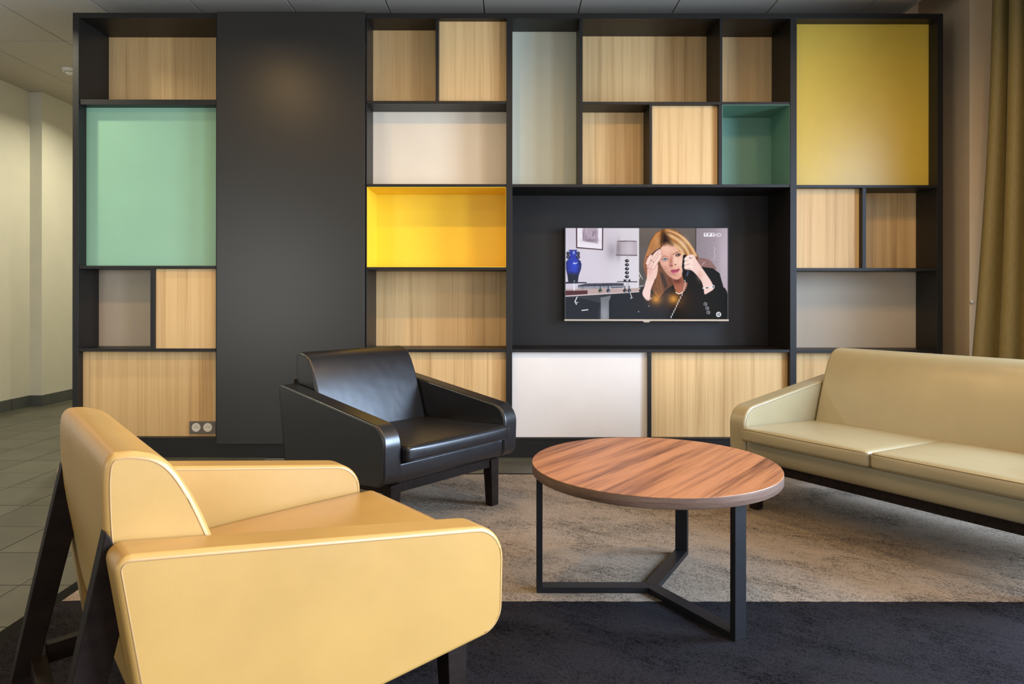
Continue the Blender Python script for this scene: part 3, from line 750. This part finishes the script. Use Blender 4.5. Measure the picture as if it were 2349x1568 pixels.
# left hand on the forehead
poly([(1170, 760), (1260, 770), (1218, 900), (1200, 1040), (1150, 1035), (1105, 960), (1130, 870)], 'f0cfc6', 5, curve=True)
poly([(1175, 590), (1215, 540), (1300, 560), (1305, 660), (1270, 770), (1170, 790), (1168, 690)], 'eec6ba', 5, curve=True)
for pts in ([(1185, 600), (1215, 545), (1262, 465), (1318, 385)], [(1205, 610), (1240, 560), (1290, 490), (1335, 410)], [(1240, 620), (1275, 560), (1310, 510), (1340, 455)], [(1172, 560), (1190, 510), (1215, 470)]):
    path(pts, 50, 'b5786a', soft=4); path(pts, 40, 'f3cfc4', soft=6)
glow(1200, 660, 30, 60, 'd79a8c', .5); path([(1215, 520), (1250, 545)], 9, '3a2c10'); ell(1232, 536, 9, 7, 'f3e6b0', .4)
path([(1230, 440), (1275, 400), (1330, 362)], 12, '2a1810', soft=5)
# receiver and right hand
path([(1662, 470), (1650, 600), (1668, 730)], 50, '08080c', soft=5); path([(1668, 700), (1690, 770)], 86, '08080c', soft=5); path([(1706, 670), (1690, 720)], 20, '4a5878', soft=8)
poly([(1670, 480), (1720, 450), (1780, 450), (1830, 540), (1930, 680), (2020, 820), (2034, 905), (1930, 970), (1905, 880), (1870, 780), (1760, 660), (1680, 640), (1655, 590)], 'f1cfc6', 5, curve=True)
for y0_, y1_ in ((490, 480), (545, 530), (600, 590)): path([(1672, y0_ + 15), (1730, y1_ + 5), (1750, y1_ + 25)], 44, 'f6dcd4', soft=8, alpha=.9); path([(1660, y0_ + 42), (1730, y1_ + 35)], 6, 'a8685c', soft=4, alpha=.8)
glow(1860, 720, 40, 70, 'd9a596', .6); path([(1720, 485), (1750, 495)], 9, '54281f')
path([(1900, 885), (1960, 880), (2030, 868)], 16, 'e8e8f0'); path([(1940, 882), (1965, 880)], 12, '15151c'); ell(2036, 868, 18, 24, 'd8d8e4', .3); ell(2036, 868, 9, 14, '44444e', .4)
poly([(1930, 970), (2040, 905), (2100, 960), (2120, 1060), (1980, 1060)], '060607', 4)
# cord, necklace, bracelet, buttons
cd_pts = [(1665, 785), (1668, 830), (1655, 890), (1630, 960), (1590, 1040), (1540, 1150), (1470, 1290)]
for a, b_ in zip(cd_pts, cd_pts[1:]):
    nseg = max(2, int(math.hypot(b_[0] - a[0], b_[1] - a[1]) / 19))
    for k in range(nseg): ell(a[0] + (b_[0] - a[0]) * k / nseg + (4 if k % 2 else -4), a[1] + (b_[1] - a[1]) * k / nseg, 7, 7, 'e8e6ea', .4)
for k in range(7): ell(1545 + k * 13, 942 + 18 * math.sin(k / 6 * 3.14), 7, 7, 'f0e4dc', .4)
for k in range(7): ell(1148 + k * 12, 1024 + 5 * math.sin(k), 7, 7, 'd9b8b4', .4); ell(1160 + k * 8, 1044, 4, 4, 'b89290', .5)
for x, y in ((1932, 1096), (1956, 1150), (1970, 1206)): ell(x, y, 24, 24, 'b9b9c6', .1, .8); ell(x, y + 3, 16, 17, '15151c', .2); ell(x + 4, y + 6, 7, 6, 'd0d0dc', .5)
# channel lettering and age mark
poly([(1910, 160), (2046, 160), (2046, 207), (1910, 207)], 'f1eef6', 2)
def strokes(segs, wd, c):
    for a, b_ in segs: line(a, b_, wd, c, soft=2)
strokes([((1922, 172), (1950, 172)), ((1936, 172), (1936, 198))], 8, '7d707f'); strokes([((1972, 170), (1972, 198)), ((1972, 172), (1996, 172)), ((1972, 184), (1990, 184))], 8, '7d707f'); strokes([((2020, 178), (2030, 170)), ((2030, 170), (2030, 198))], 8, '7d707f')
strokes([((2060, 166), (2052, 204)), ((2086, 166), (2078, 204)), ((2056, 186), (2082, 186))], 7, 'ece6f2'); strokes([((2098, 166), (2092, 204)), ((2098, 166), (2120, 168)), ((2120, 168), (2136, 184)), ((2136, 184), (2122, 204)), ((2122, 204), (2092, 204))], 7, 'ece6f2')
ell(2105, 1231, 34, 34, 'e9e9ef', .08); strokes([((2076, 1231), (2086, 1231)), ((2096, 1212), (2096, 1250))], 7, '14141a'); strokes([((2110, 1216), (2110, 1246)), ((2122, 1216), (2122, 1246)), ((2110, 1214), (2122, 1214)), ((2110, 1248), (2122, 1248))], 6, '14141a')
for x, y in ((1190, 1122), (1055, 1196)): ell(x, y, 6, 6, 'e6e6ee', .6)
img = np.clip(img, 0, 1)
lin = np.where(img <= .04045, img / 12.92, ((img + .055) / 1.055) ** 2.4)
sx0, sx1, sy0, sy1 = vx(1297.3), vx(1668.8), vz(522.8), vz(731.3)
gxx, gzz = np.meshgrid(np.linspace(sx0, sx1, NX), np.linspace(sy0, sy1, NY))
co = np.stack([gxx.ravel(), np.full(NX * NY, YT - .0008), gzz.ravel()], 1)
idx = np.arange(NX * NY).reshape(NY, NX)
fa = np.stack([idx[1:, :-1].ravel(), idx[1:, 1:].ravel(), idx[:-1, 1:].ravel(), idx[:-1, :-1].ravel()], 1)
me = bpy.data.meshes.new('screen'); me.vertices.add(len(co)); me.vertices.foreach_set('co', co.ravel())
me.loops.add(len(fa) * 4); me.loops.foreach_set('vertex_index', fa.ravel().astype(np.int32))
me.polygons.add(len(fa)); me.polygons.foreach_set('loop_start', np.arange(0, len(fa) * 4, 4, dtype=np.int32)); me.update(calc_edges=True)
ca = me.color_attributes.new('picture', 'FLOAT_COLOR', 'POINT'); ca.data.foreach_set('color', np.concatenate([lin.reshape(-1, 3), np.ones((NX * NY, 1))], 1).ravel())
m, nt, b = new_mat('screen_picture')
at = N(nt, 'ShaderNodeVertexColor', layer_name='picture'); nt.links.new(at.outputs['Color'], b.inputs['Emission Color']); b.inputs['Emission Strength'].default_value = 1.16
b.inputs['Base Color'].default_value = (.004, .004, .004, 1); b.inputs['Roughness'].default_value = .07; b.inputs['Specular IOR Level'].default_value = .12
me.materials.append(m); o = bpy.data.objects.new('screen', me); col.objects.link(o); o.parent = tv; o.location = TO; o['label'] = 'lit screen with a woman holding a telephone'


# ------------------------------------------------------------------ power sockets
sk = empty('power_socket', (sx(466.5), YS + .045, sz(980))); tag(sk, 'double round white power socket on a bronze plate low on the oak panel', 'power socket')
KK = (YS + .045) / F_PX
def kx(px): return (px - X0) * KK - sk.location.x
def kz(py): return H - (py - V0) * KK - sk.location.z
box('plate', kx(436), kx(496.5), -.009, 0, kz(994.5), kz(966), M['plate'], sk, bevel=.0015)
for pxc in (452, 478.5):
    c = (kx(pxc), -.0095, kz(980))
    f_ = disc('socket_face', c, .0268, .003, M['socket'], sk)
    bm = bmesh.new(); tube([(c[0] + .0215 * math.cos(t), -.0115, c[2] + .0215 * math.sin(t)) for t in [2 * math.pi * k / 28 for k in range(28)]], .0009, True, 6, bm)
    link('rim', bm, M['socket'], f_, smooth=True)
    for dx, dz in ((-.0095, 0), (.0095, 0)): disc('pin_hole', (c[0] + dx, -.0112, c[2] + dz), .0026, .0006, M['hole'], f_, seg=12, bevel=0)
    disc('earth_pin', (c[0], -.0125, c[2] + .009), .0018, .004, M['plate'], f_, seg=12, bevel=0)

# ------------------------------------------------------------------ smoke detector
sd = empty('smoke_detector', (-3.50, 5.42, ZC)); tag(sd, 'small white smoke detector on the ceiling left of the shelving unit', 'smoke detector')
bm = bmesh.new(); bmesh.ops.create_cone(bm, cap_ends=True, segments=32, radius1=.045, radius2=.052, depth=.026); bmesh.ops.translate(bm, verts=bm.verts, vec=(0, 0, -.013))
link('base', bm, M['socket'], sd, bevel=.002)
bm = bmesh.new(); bmesh.ops.create_cone(bm, cap_ends=True, segments=32, radius1=.018, radius2=.034, depth=.018); bmesh.ops.translate(bm, verts=bm.verts, vec=(0, 0, -.036))
link('sensor_cap', bm, M['socket'], sd, bevel=.002)
bm = bmesh.new(); tube([(.034 * math.cos(2 * math.pi * k / 24), .034 * math.sin(2 * math.pi * k / 24), -.0275) for k in range(24)], .0015, True, 6, bm)
link('vent_ring', bm, M['hole'], sd, smooth=True)

# ------------------------------------------------------------------ curtain and its hook
bm = bmesh.new()
nu, nz = 150, 26
ztop, zbot = 3.08, 0.015
grid = []
for j in range(nz + 1):
    t = j / nz; z_ = ztop + (zbot - ztop) * t
    s = max(0.0, min(1.0, (ztop - z_) / 2.0))
    row = []
    for i in range(nu + 1):
        u = i / nu; L_ = 0.95 * u
        # run: from the wall corner towards the camera
        bx_, by_ = 2.865 - 0.118 * ((ztop - z_) / 2.48) ** 1.9 * (1 - u) ** 5 + 0.08 * u, 3.98 - L_
        ph = 2 * math.pi * (u * 8.0 + 0.10) + 0.5 * math.sin(u * 9 + s)
        amp = 0.048 + 0.010 * math.sin(u * 13 + 1.2)
        nx_, ny_ = -1.0, -0.1
        wv = math.sin(ph)
        row.append(bm.verts.new((bx_ + nx_ * amp * wv, by_ + ny_ * amp * wv + .014 * math.sin(2 * ph) , z_)))
    grid.append(row)
for a_, b_ in zip(grid, grid[1:]):
    for i in range(nu): bm.faces.new((a_[i], a_[i + 1], b_[i + 1], b_[i]))
cu = link('curtain', bm, M['curtain'], None, smooth=True); md = cu.modifiers.new('s', 'SOLIDIFY'); md.thickness = .0025
tag(cu, 'long olive-gold curtain hanging in folds behind the sofa at the right', 'curtain')
rod = link('curtain_rail', box_bm(2.83, 2.87, -2.3, 4.19, 3.08, 3.10), M['dark'], None, bevel=.002)
tag(rod, 'ceiling curtain rail above the olive curtain', 'curtain rail')
bm = bmesh.new(); bmesh.ops.create_uvsphere(bm, u_segments=16, v_segments=10, radius=.011)
bmesh.ops.translate(bm, verts=bm.verts, vec=(2.834, 4.193, H - (691 - V0) * 4.2 / F_PX))
hk = link('wall_hook', bm, M['socket'], None, smooth=True); tag(hk, 'tiny white round hook on the wall corner beside the curtain', 'hook')

# ------------------------------------------------------------------ ceiling downlights
def downlight(x, y, power, label, color=WARM, spread=165, group=None):
    t = empty('ceiling_downlight', (x, y, ZC)); tag(t, label, 'ceiling light', group)
    bm = bmesh.new(); tube([(.062 * math.cos(2 * math.pi * k / 32), .062 * math.sin(2 * math.pi * k / 32), -.004) for k in range(32)], .008, True, 8, bm)
    link('ring', bm, M['socket'], t, smooth=True)
    bm = bmesh.new(); bmesh.ops.create_cone(bm, cap_ends=True, segments=32, radius1=.056, radius2=.056, depth=.004); bmesh.ops.translate(bm, verts=bm.verts, vec=(0, 0, -.003))
    link('diffuser', bm, M['lamp'], t, smooth=False)
    l = bpy.data.lights.new('downlight', 'AREA'); l.shape = 'DISK'; l.size = .11; l.energy = power * (.48 if y < 3 else 0.8); l.color = color; l.spread = R(spread)
    o = bpy.data.objects.new('downlight', l); col.objects.link(o); o.location = (x, y, ZC - .012)
G = 'downlights over the seating'
for x, y, p, lb_ in ((-1.82, 2.55, 34, 'in front of the tall dark panel'), (-0.35, 2.55, 34, 'above the black armchair'), (1.05, 2.55, 34, 'above the coffee table, on the television side'),
                     (2.15, 2.75, 20, 'above the sofa'), (-1.0, 0.9, 26, 'above the yellow armchair'), (0.5, 0.9, 22, 'between the yellow armchair and the window wall'), (-0.4, -0.6, 20, 'behind the camera')):
    downlight(x, y, p, 'round recessed downlight in the ceiling ' + lb_, group=G)
G2 = 'downlights over the corridor'
for x, y, p, lb_ in ((-3.1, 3.6, 26, 'nearest the seating'), (-3.3, 5.9, 34, 'beyond the shelving unit'), (-3.3, 7.9, 26, 'at its far end')):
    downlight(x, y, p, 'round recessed downlight of the corridor ceiling, ' + lb_, color=(1.0, 0.93, 0.68), spread=150, group=G2)

for x_, lb_ in ((2.395, 'small glowing amber pendant bulb behind the camera, nearer the middle of the room'), (2.68, 'small glowing amber pendant bulb behind the camera, nearer the window wall')):
    pd = empty('pendant_lamp', (x_, -2.40, ZC if x_ < 2.48 else 3.1)); tag(pd, lb_, 'lamp', 'amber pendant bulbs')
    zb_ = 0.936 - pd.location.z
    bm = bmesh.new(); bmesh.ops.create_uvsphere(bm, u_segments=20, v_segments=12, radius=.032); bmesh.ops.translate(bm, verts=bm.verts, vec=(0, 0, zb_)); link('bulb', bm, M['bulb'], pd, smooth=True)
    bm = bmesh.new(); bmesh.ops.create_cone(bm, cap_ends=True, segments=16, radius1=.018, radius2=.012, depth=.05); bmesh.ops.translate(bm, verts=bm.verts, vec=(0, 0, zb_ + .054)); link('lamp_holder', bm, M['dark'], pd)
    link('cord', tube([(0, 0, zb_ + .07), (0, 0, zb_ / 2), (0, 0, 0)], .003, False, 6), M['dark'], pd)
